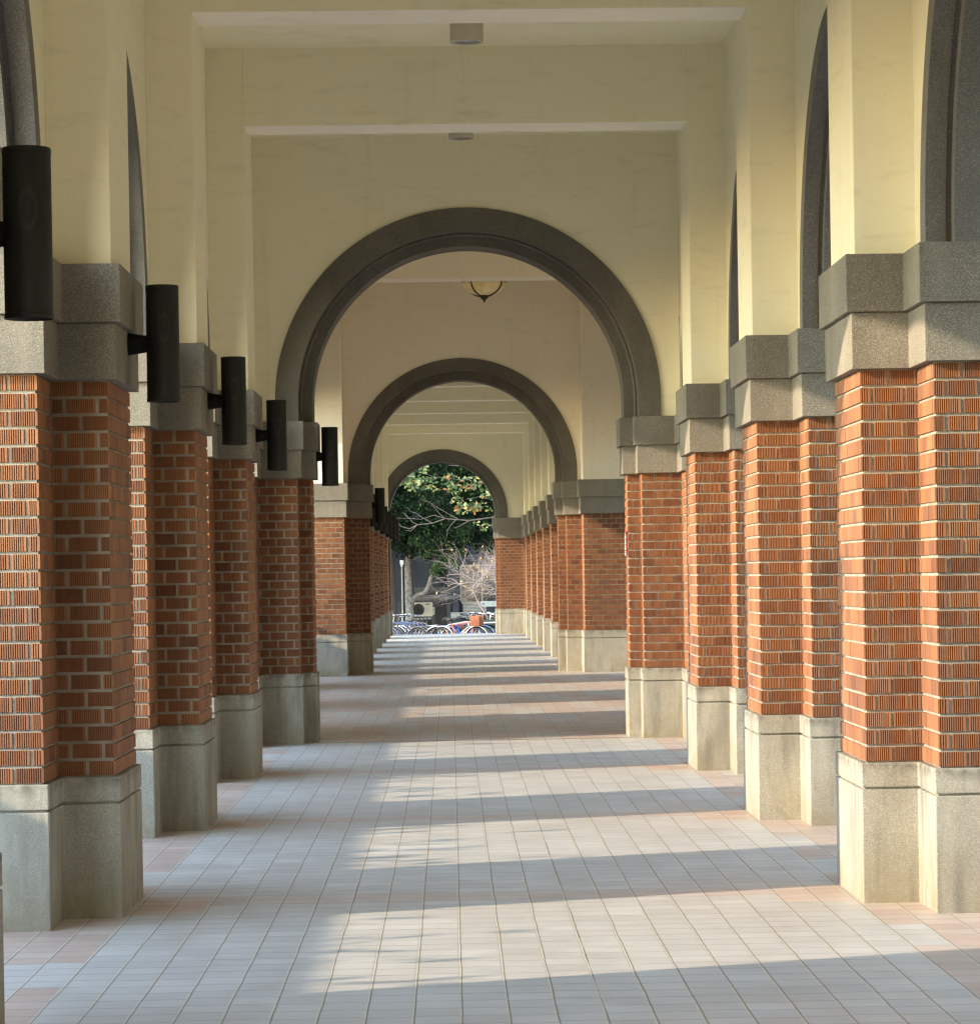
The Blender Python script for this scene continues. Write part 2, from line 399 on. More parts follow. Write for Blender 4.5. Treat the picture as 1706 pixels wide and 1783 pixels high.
# ------------------------------------------------------------------ arches and walls
def arch_profile(sc_,zc,R,zb,n=48):
    pts=[(sc_-R,zb)]
    for i in range(n+1):
        t=PI-PI*i/n; pts.append((sc_+R*math.cos(t),zc+R*math.sin(t)))
    pts.append((sc_+R,zb)); return pts
def arch_ring(mb,cen,zc,Ri,Ro,t0,t1,zb,mp,mi=0,n=64):
    a=arch_profile(cen,zc,Ri,zb,n); b=arch_profile(cen,zc,Ro,zb,n); m=len(a)
    vs=[mp(s,t0,z) for s,z in a]+[mp(s,t0,z) for s,z in b]+[mp(s,t1,z) for s,z in b]+[mp(s,t1,z) for s,z in a]
    fs=[]
    for j in range(4):
        for i in range(m-1):
            j2=(j+1)%4; fs.append((j*m+i,j*m+i+1,j2*m+i+1,j2*m+i))
    fs+=[(0,m,2*m,3*m),(m-1,2*m-1,3*m-1,4*m-1)]
    mb.add(vs,fs,mi)
def arch_wall(mb,s0,s1,cen,zc,R,t0,t1,zb,zt,mp,n=48):
    a=arch_profile(cen,zc,R,zb,n)
    for t in (t0,t1):
        vs=[];fs=[]
        for s,z in a: vs+= [mp(s,t,z),mp(s,t,zt)]
        for i in range(len(a)-1):
            if abs(a[i][0]-a[i+1][0])<1e-7: continue
            fs.append((2*i,2*i+2,2*i+3,2*i+1))
        mb.add(vs,fs)
        mb.add([mp(s0,t,zb),mp(cen-R,t,zb),mp(cen-R,t,zt),mp(s0,t,zt)],[(0,1,2,3)])
        mb.add([mp(cen+R,t,zb),mp(s1,t,zb),mp(s1,t,zt),mp(cen+R,t,zt)],[(0,1,2,3)])
    m=len(a)
    mb.add([mp(s,t0,z) for s,z in a]+[mp(s,t1,z) for s,z in a],[(i,i+1,m+i+1,m+i) for i in range(m-1)])
    mb.add([mp(s0,t0,zb),mp(s0,t1,zb),mp(s0,t1,zt),mp(s0,t0,zt)],[(0,1,2,3)])
    mb.add([mp(s1,t0,zb),mp(s1,t1,zb),mp(s1,t1,zt),mp(s1,t0,zt)],[(0,1,2,3)])
def arcade(label,xin,sgn,centres,half,zt,RR=(1.465,1.55,1.70),zc=3.15,mat='cream',xt=.96,y_lo=None,y_hi=None,group='plastered arcade walls above the piers'):
    mp=lambda s,t,z:(xin+sgn*t,s,z)
    t=thing('arcade_wall',label,'wall',(xin,centres[0],0),group)
    inv=Matrix.Translation((-xin,-centres[0],0))
    w=MB()
    for i,c in enumerate(centres):
        a=c-half; b=c+half
        if i==0 and y_lo is not None: a=y_lo
        if i==len(centres)-1 and y_hi is not None: b=y_hi
        arch_wall(w,a,b,c,zc,RR[2]-.03,0,xt-.0,Z_CT-.01,zt,mp)
    o=w.build('wall_panel',M[mat],t,fix=True); o.location=(-xin,-centres[0],0)
    for c in centres:
        r=MB(); arch_ring(r,c,zc,RR[1],RR[2],-.022,.075,Z_CT-.002,mp); arch_ring(r,c,zc,RR[1],RR[2],xt-.075,xt+.022,Z_CT-.002,mp)
        arch_ring(r,c,zc,RR[0],RR[1]+.003,.10,xt-.10,Z_CT-.002,mp); arch_ring(r,c,zc,RR[1]+.012,RR[2]-.02,.05,xt-.05,Z_CT-.002,mp)
        o=r.build('arch_surround',M['ring_side'],t,fix=True,smooth=False); o.location=(-xin,-centres[0],0)
    return t
CEIL=5.81
cs=[Y1+S1*(k+.5) for k in range(-6,3)]
arcade('cream plaster arcade wall with tall arches above the right hand piers',2.245,1,cs,S1/2,CEIL,y_hi=29.2)
arcade('cream plaster arcade wall with tall arches above the left hand piers',-1.875,-1,cs,S1/2,CEIL,y_hi=29.2)
cf=[(a+b)/2 for a,b in zip(FAR,FAR[1:])]+[79.2]
cf=[51.2]+cf[:-1]+[79.6]
arcade('small far arcade wall on the right beyond the second archway',2.21,1,cf,2.4,CEIL,y_lo=50.42,y_hi=80.91,RR=(1.05,1.15,1.33))
arcade('small far arcade wall on the left beyond the second archway',-1.84,-1,cf,2.4,CEIL,y_lo=50.42,y_hi=80.91,RR=(1.05,1.15,1.33))
HALLC=6.55
def crosswall(label,cx,yf,RR,zc,x0,x1,zt,mat,jut=None,xo=None,xoL=None):
    mp=lambda s,t,z:(s,yf+t,z)
    t=thing('archway_wall',label,'wall',(cx,yf,0))
    w=MB(); arch_wall(w,x0,x1,cx,zc,RR[2]-.03,.02,.95,Z_CT-.01,zt,mp)
    if jut:
        w.box(cx+xo+.005,x1,yf-jut+.02,yf+.018,Z_CT-.01,zt); w.box(x0,cx-(xoL or xo)-.005,yf-jut+.02,yf+.018,Z_CT-.01,zt)
    o=w.build('wall_panel',M[mat],t,fix=True); o.location=(-cx,-yf,0)
    r=MB(); arch_ring(r,cx,zc,RR[1],RR[2],0.0,.262,Z_CT-.002,mp); arch_ring(r,cx,zc,RR[1],RR[2],.70,.972,Z_CT-.002,mp); arch_ring(r,cx,zc,RR[0],RR[1]+.02,.25,.72,Z_CT-.002,mp)
    # soft roll moulding where the two orders meet
    pr=arch_profile(cx,zc,RR[1]-.012,Z_CT,48); r.path([mp(s,.245,z) for s,z in pr],.02,8)
    o=r.build('arch_surround',M['ring'],t,fix=True); o.location=(-cx,-yf,0)
    return t
crosswall('cream wall pierced by the largest dark stone archway, end of the near corridor',W1C,29.18,(1.505,1.63,1.85),3.27,-1.87,2.24,HALLC,'cream')
crosswall('warm beige wall pierced by the middle dark stone archway',W2C,49.45,(1.515,1.65,1.86),3.26,-3.1,3.6,HALLC,'pinkc',.75,1.915)
crosswall('far cream wall pierced by the smallest archway, greenery beyond it',W3C,80.9,(1.40,1.50,1.74),3.20,-2.9,3.1,CEIL,'cream')

# hall side: deep piers and plain walls between the first and second archway
HL=pier_data(mir(std(1.2,1.55)),True); HR=pier_data(std(1.2,1.55),False)
for i,y in enumerate((31.6,37.75,44.2)):
    place_pier(HL,(-2.45,y,0),'%s deep brick pier on the left of the crossing hall, hidden behind the first archway'%nmr[i],'deep piers of the crossing hall')
    place_pier(HR,(2.85,y,0),'%s deep brick pier on the right of the crossing hall, hidden behind the first archway'%nmr[i],'deep piers of the crossing hall')
hc_=[34.67,40.97,47.2]
arcade('plaster side wall on the left of the crossing hall',-2.73,-1,hc_,3.1,HALLC,RR=(1.30,1.38,1.56),zc=3.5,mat='pinkc',y_lo=30.2,y_hi=48.9)
arcade('plaster side wall on the right of the crossing hall',3.12,1,hc_,3.1,HALLC,RR=(1.30,1.38,1.56),zc=3.5,mat='pinkc',y_lo=30.2,y_hi=48.9)

# ------------------------------------------------------------------ ceiling frames
def frame(y0,xl,xr,zb,label,depth=.88,bd=.48,zt=CEIL,group='cream ceiling beams with their posts'):
    t=thing('ceiling_beam',label,'beam',((xl+xr)/2,y0,0),group)
    L=(-(xl+xr)/2,-y0,0)
    b=MB(); b.box(xl,xr,y0,y0+bd,zb+.004,zt); o=b.build('beam',M['cream'],t); o.location=L
    b=MB(); b.box(xl+.002,xr-.002,y0+.002,y0+bd-.002,zb,zb+.006); o=b.build('soffit',M['cream2'],t); o.location=L
    for s,x in ((-1,xl),(1,xr)):
        p=MB(); p.box(x,x+s*.30,y0-.002,y0+depth,Z_CT-.01,zt); o=p.build('post',M['cream'],t,bevel=.006); o.location=L
for k in range(-6,3):
    lab={-2:'cream ceiling beam behind the viewer, out of the picture',-1:'cream ceiling beam just above the top of the frame',0:'cream ceiling beam and posts over the nearest pair of piers',1:'cream ceiling beam with pale soffit over the second pair of piers, top of the picture',2:'cream ceiling beam with pale soffit over the third pair of piers, nearest the first archway'}[max(k,-2)]
    frame(Y1+S1*k-.46,-1.578,1.95,5.19,lab)
for i,y in enumerate(FAR):
    frame(y-.46,-1.55,1.917,5.19,'%s small far ceiling beam seen through the second archway'%nmr[i],group='far ceiling beams seen through the second archway')
b=MB(); b.box(-3.0,3.4,44.0,44.55,5.895,HALLC)
b=tag(b.build('ceiling_beam',M['pinkc']),'warm beige cross beam in front of the bowl lamp, seen through the first archway','beam')
b=MB(); b.box(-3.0,3.4,44.002,44.548,5.889,5.896); o=b.build('soffit',M['cream2'],bpy.data.objects[-1] if False else None); o.parent=[q for q in col.objects if q.name.startswith('ceiling_beam') and q.type=='MESH'][0]

def struct(name,mb,m,**k): return tag(mb.build(name,m,**k),None,None,None,'structure')
c=MB(); c.box(-3.2,3.6,-16,29.2,CEIL-.002,6.05); c.box(-3.2,3.6,50.4,82.2,CEIL-.002,6.05); c.box(-3.8,4.2,29.2,50.4,HALLC-.002,6.8)
struct('ceiling',c,M['cream'])

# ------------------------------------------------------------------ floor and ground
f=MB(); f.add([(-3.1,-16,0),(3.5,-16,0),(3.5,82.5,0),(-3.1,82.5,0)],[(0,1,2,3)]); struct('floor',f,M['floor'])
f=MB(); f.box(-3.14,3.54,-16.02,82.54,-.53,-.004); f.box(-3.14,3.54,82.54,82.9,-.53,-.18); f.box(-3.14,3.54,82.9,83.25,-.53,-.36); struct('platform',f,M['conc'])
n=NT('courtyard_ground'); p=n.pos()
cc=n.ramp(n.noise(p,.35,6,.65),[(.30,(.30,.29,.27)),(.42,(.22,.21,.19)),(.55,(.09,.12,.05)),(.8,(.06,.09,.035))]); cc=n.mix(n.ramp(n.noise(p,30,3),[(.3,.3),(.6,0)]),cc,(.05,.05,.04)); gm=n.fin(cc,.95,.2)
f=MB(); f.add([(-400,-150,-.53),(400,-150,-.53),(400,900,-.53),(-400,900,-.53)],[(0,1,2,3)]); struct('ground',f,gm)
n=NT('asphalt_yard'); p=n.pos(); cc=n.ramp(n.noise(p,2,5),[(.3,(.05,.05,.052)),(.7,(.11,.108,.10))]); am=n.fin(n.mix(n.ramp(n.noise(p,90,2),[(.4,0),(.7,.4)]),cc,(.16,.155,.15)),.9,.25)
f=MB(); f.add([(-9,83.3,-.526),(9,83.3,-.526),(9,111,-.526),(-9,111,-.526)],[(0,1,2,3)]); struct('pavement',f,am)

# ------------------------------------------------------------------ lamps
def lamp_meshes():
    out=[]
    a=MB(); a.lathe([(.072,.012),(.0805,0),(.0825,.003),(.0825,.016),(.0805,.018),(.0805,.545),(.0795,.547),(.0815,.549),(.0815,.566),(.079,.57),(0,.57)],n=40)
    out.append(('shade',a,M['black'],True))
    a=MB(); a.lathe([(0,.022),(.074,.018)],n=40); out.append(('lens',a,M['lens'],False))
    a=MB(); a.tube((-.20,0,.285),(-.183,0,.285),.072,.068,20); [a.tube((-.185,.055*math.cos(q*PI/2+.78),.285+.055*math.sin(q*PI/2+.78)),(-.176,.055*math.cos(q*PI/2+.78),.285+.055*math.sin(q*PI/2+.78)),.008,n=6) for q in range(4)]; a.tube((-.184,0,.285),(-.07,0,.285),.058,.040,20); out.append(('bracket',a,M['blackm'],True))
    # faint water-mark ring on the paint
    res=[]
    for nm,mb,mt,sm in out:
        me=bpy.data.meshes.new(nm); me.from_pydata(mb.v,[],mb.f); me.materials.append(mt)
        for q in me.polygons: q.use_smooth=sm
        me.update(); res.append((nm,me))
    return res
LM=lamp_meshes()
def lamp(x,y,z,label):
    t=thing('wall_lamp',label,'lamp',(x,y,z),'black cylinder wall lamps on the left piers')
    for nm,me in LM:
        o=bpy.data.objects.new(nm,me); col.objects.link(o); o.parent=t
        if nm=='shade':
            md=o.modifiers.new('edge','EDGE_SPLIT'); md.split_angle=math.radians(40)
XLL=-1.388
lamp(XLL+.0,10.2,2.475,'largest black cylinder lamp, cut by the left edge of the picture')
for k,l in zip(range(0,3),('second largest black cylinder lamp, on the nearest left pier','black cylinder lamp third from the left edge, on the second left pier','black cylinder lamp fourth from the left edge, on the third left pier')):
    lamp(XLL,Y1+S1*k+.05,2.47,l)
lamp(-1.150,29.66,2.485,'black cylinder lamp on the left foot of the first archway')
lamp(-1.130,49.9,2.47,'small black cylinder lamp on the left foot of the second archway')
for i,y in enumerate(FAR): lamp(XLL+.035,y+.05,2.47,'tiny %s black cylinder lamp in the far left row beyond the second archway'%nmr[i])

def downlight(x,y,label,r=.118,h=.33,z=CEIL):
    t=thing('ceiling_light',label,'ceiling lamp',(x,y,z-h),'cylindrical downlights on the near ceiling')
    a=MB(); a.lathe([(r*.80,.05),(r*.80,.004),(r*.86,0),(r,.0),(r,h)],n=36); o=a.build('housing',M['housing'],t,smooth=True); md=o.modifiers.new('e','EDGE_SPLIT'); md.split_angle=.6
    a=MB(); a.lathe([(0,.03),(r*.5,.028),(r*.81,.012)],n=36); a.build('reflector',M['steel'],t)
    a=MB(); a.lathe([(0,.014),(r*.3,.018),(r*.4,.03)],n=24); a.build('bulb',M['lens'],t)
for k,l in ((-1,'round white downlight nearest the viewer, above the frame'),(1,'round white downlight hanging at the top of the picture'),(2,'round white downlight half hidden behind the beam before the first archway')):
    downlight(.185-(.02 if k==2 else .0),Y1+S1*(k+.5)-.05,l,r=.122 if k<2 else .112)
t=thing('bowl_lamp','alabaster glass bowl ceiling lamp with dark bronze straps in the crossing hall','ceiling lamp',(.591,46.5,5.80))
R=.325
n=NT('alabaster_glass'); cc=n.ramp(n.noise(n.obj(),5,5,.6,.8),[(.3,(.66,.48,.20)),(.55,(.86,.74,.42)),(.8,(.92,.85,.62))]); al=n.fin(cc,.35,.5)
n.bsdf.inputs['Subsurface Weight'].default_value=.15; n.bsdf.inputs['Emission Color'].default_value=(1,.72,.25,1); n.bsdf.inputs['Emission Strength'].default_value=.05; n.bsdf.inputs['Subsurface Radius'].default_value=(.05,.04,.02)  # faint glow added to brighten the unlit bowl
n=NT('bronze'); br=n.fin(n.ramp(n.noise(n.obj(),20,3),[(.3,(.035,.022,.012)),(.7,(.07,.045,.025))]),.5,.5,.4)
a=MB(); a.lathe([(.02,.055)]+[(R*math.sin(q),.265-.21*math.cos(q)) for q in [i*PI/2/14 for i in range(1,15)]],n=40); a.build('glass_bowl',al,t,smooth=True)
a=MB(); a.lathe([(R+.01,.258),(R+.018,.27),(R+.005,.29),(.10,.31),(.03,.33),(.02,.75)],n=40); a.build('rim',br,t,smooth=True)
for q in range(4):
    a=MB(); an=math.radians(-127+90*q); pts=[]
    for i in range(13):
        w=i*PI/2/12; pts.append((math.cos(an)*(R+.008)*math.sin(w)*1.0,math.sin(an)*(R+.008)*math.sin(w),.265-.222*math.cos(w)))
    a.path(pts,.011,6); a.build('strap',br,t)
a=MB(); a.lathe([(0,-.05),(.012,-.038),(.02,-.012),(.035,0),(.055,.02),(.075,.052),(.07,.066),(.0,.07)],n=20); a.build('finial',br,t,smooth=True)

# small red notice on the right foot of the first archway
t=thing('notice_plate','small red vertical notice with white characters on the right foot of the first archway','sign',(1.722,29.66,1.78))
a=MB(); a.box(-.006,.004,-.12,.12,-.02,.215); a.build('plate',plain('red_sign',(.38,.05,.05),.5,.4),t)
a=MB()
for j in range(4):
    z=.165-.055*j; 
    for (y0,y1,zz0,zz1) in ((-.08,.08,.014,.020),(-.09,.09,-.004,.002),(-.01,.01,-.02,.024),(-.09,-.07,-.02,.0),(.07,.09,-.02,.0)): a.box(-.009,-.0062,y0,y1,z+zz0,z+zz1)
a.build('characters',M['white'],t)

# ------------------------------------------------------------------ bicycles
def bike(x,y,rz,fc,fender,label,basket=None,lean=.0,steer=0.3,z=-.53,saddle=(.02,.02,.02),hb=(.16,.16,.17)):
    t=thing('bicycle',label,'bicycle',(x,y,z),'parked bicycles beyond the far archway'); t.rotation_euler=(lean,0,rz)
    mt=lambda nm,c,r=.4,me=0:plain(nm,c,r,.5,me,.05)
    fm=mt('frame_paint',fc); rub=M['blackm']; st=M['steel']
    fd=mt('fender_paint',fender)
    U=(1,0,0);V=(0,0,1)
    for cx in (-.53,.53):
        a=MB(); a.ring((cx,0,.33),(U,V),.315,.018,n=30,m=6); w=a.build('wheel',rub,t)
        a=MB(); a.ring((cx,0,.33),(U,V),.290,.012,n=30,m=4)
        for i in range(14):
            q=2*PI*i/14; a.tube((cx,0,.33),(cx+.29*math.cos(q),0,.33+.29*math.sin(q)),.0028,n=3,cap=False)
        a.tube((cx,-.04,.33),(cx,.04,.33),.022,n=8); a.build('rim',st,w)
        a=MB(); a.ring((cx,0,.33),(U,V),.350,.013,n=20,m=6,a0=(.15 if cx<0 else .35),a1=(PI*1.08 if cx<0 else PI*1.02),w=.028); a.build('fender',fd,t)
    a=MB()
    bb=(-.08,0,.29); st_=(-.20,0,.72); hd=(.36,0,.80); hd2=(.39,0,.66)
    for p0,p1,r in ((bb,st_,.017),(st_,hd,.017),(bb,hd2,.02),(hd,hd2,.022),(hd2,(.53,.04,.33),.012),(hd2,(.53,-.04,.33),.012),(bb,(-.53,.04,.33),.011),(bb,(-.53,-.04,.33),.011),(st_,(-.53,.04,.33),.009),(st_,(-.53,-.04,.33),.009)): a.tube(p0,p1,r,n=8)
    a.build('frame',fm,t)
    a=MB(); a.tube(st_,(-.23,0,.84),.013,n=6); sd=[(-.36,.0,.865,.07),(-.27,0,.87,.075),(-.18,0,.865,.035),(-.09,0,.86,.02)]
    for q in range(3): a.tube(sd[q][:3],sd[q+1][:3],sd[q][3]*.6,sd[q+1][3]*.6,n=8)
    a.box(-.36,-.24,-.075,.075,.85,.885); a.build('saddle',mt('saddle_black',saddle,.6),t)
    a=MB(); a.tube(hd,(.34,0,.97),.012,n=6); a.path([(.24,-.28,.99),(.34,-.2,1.0),(.36,0,.97),(.34,.2,1.0),(.24,.28,.99)],.012,6); a.tube((.24,-.28,.99),(.16,-.29,.98),.017,n=6); a.tube((.24,.28,.99),(.16,.29,.98),.017,n=6)
    a.build('handlebar',mt('bar_metal',hb,.3,.6),t)
    a=MB(); a.ring((-.08,.03,.29),(U,V),.09,.006,n=16,m=4); a.tube((-.08,.05,.29),(.02,.06,.16),.009,n=5); a.tube((-.08,-.05,.29),(-.18,-.06,.42),.009,n=5); a.box(-.03,.07,.05,.12,.145,.165); a.box(-.23,-.13,-.12,-.05,.41,.43); a.build('crank',M['steel'],t)
    if basket:
        a=MB(); x0,x1,yy=.42,.70,.17
        a.box(x0+.04,x1-.04,-yy+.03,yy-.03,.68,.69)
        for q in range(7):
            f_=q/6; z0=.69+.26*f_; e=.04*(1-f_)
            a.box(x0+e,x1-e,-yy+e*.7,-yy+e*.7+.008,z0,z0+.024); a.box(x0+e,x1-e,yy-e*.7-.008,yy-e*.7,z0,z0+.024); a.box(x0+e,x0+e+.008,-yy+e*.7,yy-e*.7,z0,z0+.024); a.box(x1-e-.008,x1-e,-yy+e*.7,yy-e*.7,z0,z0+.024)
        for q in range(9):
            f_=q/8; xx=x0+.02+(x1-x0-.04)*f_; a.box(xx-.008,xx+.008,-yy+.006,-yy+.013,.69,.95); a.box(xx-.008,xx+.008,yy-.013,yy-.006,.69,.95)
            ya=-yy+.02+(2*yy-.04)*f_; a.box(x0+.006,x0+.013,ya-.008,ya+.008,.69,.95); a.box(x1-.013,x1-.006,ya-.008,ya+.008,.69,.95)
        a.build('basket',mt('basket_paint',basket,.7),t)
D=math.radians
bike(-1.42,86.0,D(150),(.02,.03,.07),(.02,.02,.025),'dark bicycle at the far left of the row, leftmost of the left cluster',lean=.08)
bike(-1.34,86.5,D(154),(.03,.05,.14),(.12,.13,.16),'navy bicycle, second from the left in the left cluster',lean=.08)
bike(-1.22,86.9,D(150),(.02,.02,.03),(.03,.03,.04),'black bicycle in the middle of the left cluster',lean=.08,hb=(.05,.05,.06))
bike(-1.12,87.3,D(152),(.04,.08,.25),(.5,.52,.55),'blue bicycle with grey mudguards behind the black one, left cluster',lean=.08)
bike(-1.02,87.7,D(149),(.03,.03,.04),(.60,.60,.60),'dark bicycle with light mudguards, second from the right of the left cluster',lean=.08)
bike(-.90,88.1,D(150),(.10,.10,.12),(.78,.78,.76),'bicycle with white mudguards at the right end of the left cluster',lean=.08)
bike(.12,85.9,D(4),(.60,.62,.66),(.85,.85,.85),'white bicycle with broad white mudguard left of the blue bicycle',lean=.06,hb=(.03,.03,.03))
bike(.38,86.5,D(-8),(.02,.09,.55),(.10,.25,.6),'bright blue bicycle in the middle of the row',lean=.06,hb=(.03,.03,.03))
bike(.24,85.6,D(-24),(.62,.16,.10),(.8,.8,.78),'orange red bicycle with a brown front basket and white wheels',basket=(.36,.13,.07),lean=.05)
bike(.15,87.7,D(12),(.02,.02,.025),(.06,.05,.05),'black bicycle behind the white one, only saddle and bars showing',lean=.07)
bike(.52,88.4,D(8),(.30,.05,.05),(.04,.04,.04),'dark red bicycle in the back row behind the blue one',lean=.07)
bike(1.15,88.0,D(140),(.02,.02,.025),(.03,.03,.03),'black bicycle at the right of the row beside the right foot of the far archway',lean=.07,hb=(.65,.65,.65))
bike(1.42,88.9,D(146),(.02,.02,.03),(.12,.12,.13),'dark bicycle at the far right of the back row',lean=.07,hb=(.7,.7,.68))
bike(.95,89.4,D(150),(.03,.03,.03),(.03,.03,.03),'black bicycle in the back row left of the pale signboard',lean=.07,hb=(.6,.6,.6))
# hand rail in front of the shrub
a=MB(); a.path([(.80,86.9,.21),(1.9,86.9,.21)],.022,8)
for x in (.82,1.36,1.88): a.tube((x,86.9,-.53),(x,86.9,.21),.018,n=8)
tag(a.build('hand_rail',M['white']),'low white hand rail behind the basket bicycle, right foot of the far archway','rail')

# ------------------------------------------------------------------ background building
BY=111.0
t=thing('campus_building','shaded blue grey concrete building behind the trees and bicycles','building',(0,BY,-.53))
n=NT('blue_grey_render'); p=n.pos(); cc=n.ramp(n.noise(n.scale(p,(1,1,.3)),1.3,6,.65),[(.3,(.035,.04,.05)),(.55,(.06,.068,.085)),(.8,(.10,.11,.13))]); bm_=n.fin(cc,.85,.3)
n=NT('window_glass'); cc=n.ramp(n.noise(n.pos(),1.6,4),[(.35,(.02,.03,.04)),(.6,(.06,.09,.09)),(.75,(.16,.20,.17))]); gl=n.fin(cc,.12,.6)  # greenish patches paint a reflection into the glass
dk=plain('shadowy_recess',(.045,.048,.055),.9,.2); frm=plain('window_frame',(.40,.38,.33),.6,.4)
def part(nm,mt,boxes,parent=t):
    a=MB()
    for q in boxes: a.box(q[0],q[1],q[2]-BY,q[3]-BY,q[4]+.53,q[5]+.53)
    return a.build(nm,mt,parent)
part('wall',bm_,[(-14,.35,BY,BY+8,-.53,13),(1.95,14,BY,BY+8,-.53,13),(.35,1.95,BY,BY+8,-.53,.55),(.35,1.95,BY,BY+8,1.95,13)])
part('pillar',bm_,[(-.12,.30,BY-.35,BY,-.53,13)]); part('pillar',bm_,[(-2.25,-1.75,BY-.35,BY,-.53,13)])
part('recess',dk,[(-.78,-.20,BY-.02,BY,-.53,.62)]); part('recess',dk,[(-.35,-.14,BY-.02,BY,1.2,6)])  # flat dark panels on the wall face, painted as shade
for i in range(3):
    zb=.55 if i==0 else 1.95+3.1*i; 
    for x0 in ((.35,) if i==0 else (-6.5,-4.4,.4,2.9)):
        w=part('window',frm,[(x0,x0+1.6,BY-.03,BY+.02,zb,zb+.06),(x0,x0+1.6,BY-.03,BY+.02,zb+1.34,zb+1.4),(x0,x0+.05,BY-.03,BY+.02,zb,zb+1.4),(x0+.78,x0+.83,BY-.03,BY+.02,zb,zb+1.4),(x0+1.55,x0+1.6,BY-.03,BY+.02,zb,zb+1.4)])
        g=part('pane',gl,[(x0+.05,x0+1.55,BY-.012,BY-.004,zb+.06,zb+1.34)],w)
a=MB(); 
for j in range(7): a.box(.45,1.30,-.22,-.19,.72+j*.055,.76+j*.055)
a.build('louvre',plain('pale_louvre',(.42,.42,.42),.6),t)
# unseen dark block added on the right to cut sky and bounce light
t=thing('campus_building','long ivy covered wing across the garden, hidden by the right piers','building',(11,20,-.53))
a=MB(); a.box(0,8,-45,75,0,9.5); a.build('wall',plain('light_blocker_wall',(.055,.085,.04),.9,.2,0,.4,2),t)
for j in range(3):
    for i in range(30):
        if j==0 or i%1==0:
            a=MB() if i==0 else a
            a.box(-.04,.02,-43+i*3.9,-41.2+i*3.9,1.2+j*3.3,2.9+j*3.3)
    a.build('blocker_panes',gl,t)
# air conditioner, ducts, pole, board
t=thing('air_conditioner','beige outdoor air conditioner unit with round dark fan, right of the tree trunk','air conditioner',(-1.0,108,.13))
a=MB(); a.box(-.38,.36,-.16,.16,0,.50); a.box(.36,.43,-.12,.12,.06,.33); a.build('casing',plain('beige_casing',(.42,.40,.36),.5),t,bevel=.012)
a=MB(); a.tube((-.14,-.175,.25),(-.14,-.162,.25),.21,n=28); f1=a.build('fan_grille',M['blackm'],t)
a=MB()
for rr in (.06,.11,.16,.205): a.ring((-.14,-.18,.25),((1,0,0),(0,0,1)),rr,.004,n=28,m=4)
a.build('grille_wire',plain('grey_wire',(.15,.15,.15),.5),f1)
a=MB(); a.box(.10,.24,-.163,-.16,.42,.45); a.build('name_plate',M['black'],t)
a=MB(); a.box(-.36,-.28,-.14,.14,-.66,0); a.box(.26,.34,-.14,.14,-.66,0); a.build('stand',M['black'],t)
t=thing('ventilation_duct','large round silver ventilation duct running above the air conditioner','duct',(-.55,108.2,.76))
a=MB(); a.tube((-.75,0,0),(.70,0,0),.17,n=24); a.build('pipe',plain('dull_silver',(.14,.14,.15),.45,.5,.5),t,smooth=False)
for x in (-.42,-.02,.40,.68):
    a=MB(); a.tube((x-.015,0,0),(x+.015,0,0),.185,n=24); a.build('flange',plain('flange_metal',(.25,.25,.25),.4,.5,.6),t)
a=MB(); a.box(-.75,.70,-.1,.3,.21,.40); a.build('casing',plain('dull_box',(.08,.082,.09),.6),t)
for x in (-.3,.55):
    a=MB(); a.box(x,x+.08,.1,.18,-1.29,-.1); a.build('support',M['black'],t)
pgm=plain('grey_post_paint',(.38,.38,.37),.5)
t=thing('lamp_post','thin white post with a small square head left of the tree trunk','lamp post',(-1.53,97,-.53))
a=MB(); a.tube((0,0,0),(0,0,2.45),.018,n=10); a.build('pole',pgm,t)
a=MB(); a.tube((0,0,2.40),(0,0,2.58),.03,.055,n=12); a.box(-.06,.06,-.06,.06,2.48,2.62); a.build('head',M['white'],t,bevel=.01)
t=thing('signboard','pale blue white board above the dark bicycles at the right foot of the far archway','sign',(1.42,104,-.53))
a=MB(); a.box(-.40,.50,-.02,.02,1.02,1.21); a.build('panel',plain('pale_board',(.62,.70,.80),.5),t)
a=MB(); a.box(-.33,-.25,-.026,-.0205,1.09,1.13); a.build('mark',plain('dark_mark',(.05,.07,.12),.5),t)
a=MB(); a.box(-.36,-.32,0.02,.06,0,1.2); a.box(.44,.48,.02,.06,0,1.2); a.build('post',M['black'],t)
t=thing('bench','light grey slatted bench behind the bicycles','bench',(.32,104,-.53))
a=MB()
for j in range(5): a.box(-.32,.32,-.03,.0,.62+.045*j,.655+.045*j)
a.build('backrest',plain('grey_slats',(.45,.47,.5),.5),t)
a=MB(); a.box(-.32,.32,-.4,-.03,.42,.45); a.build('seat',plain('grey_slats',(.45,.47,.5),.5),t)
for x in (-.28,.25):
    a=MB(); a.box(x,x+.04,-.38,.0,0,.62); a.build('leg',M['black'],t)
# drain pipes
for x,l in ((-2.02,'thin dark drain pipe at the left edge of the far opening'),(-1.72,'second thin dark pipe right of the drain pipe on the grey wall')):
    a=MB(); a.tube((x,BY-.45,-.53),(x,BY-.45,9),.03,n=8); tag(a.build('drain_pipe',M['black']),l,'pipe')

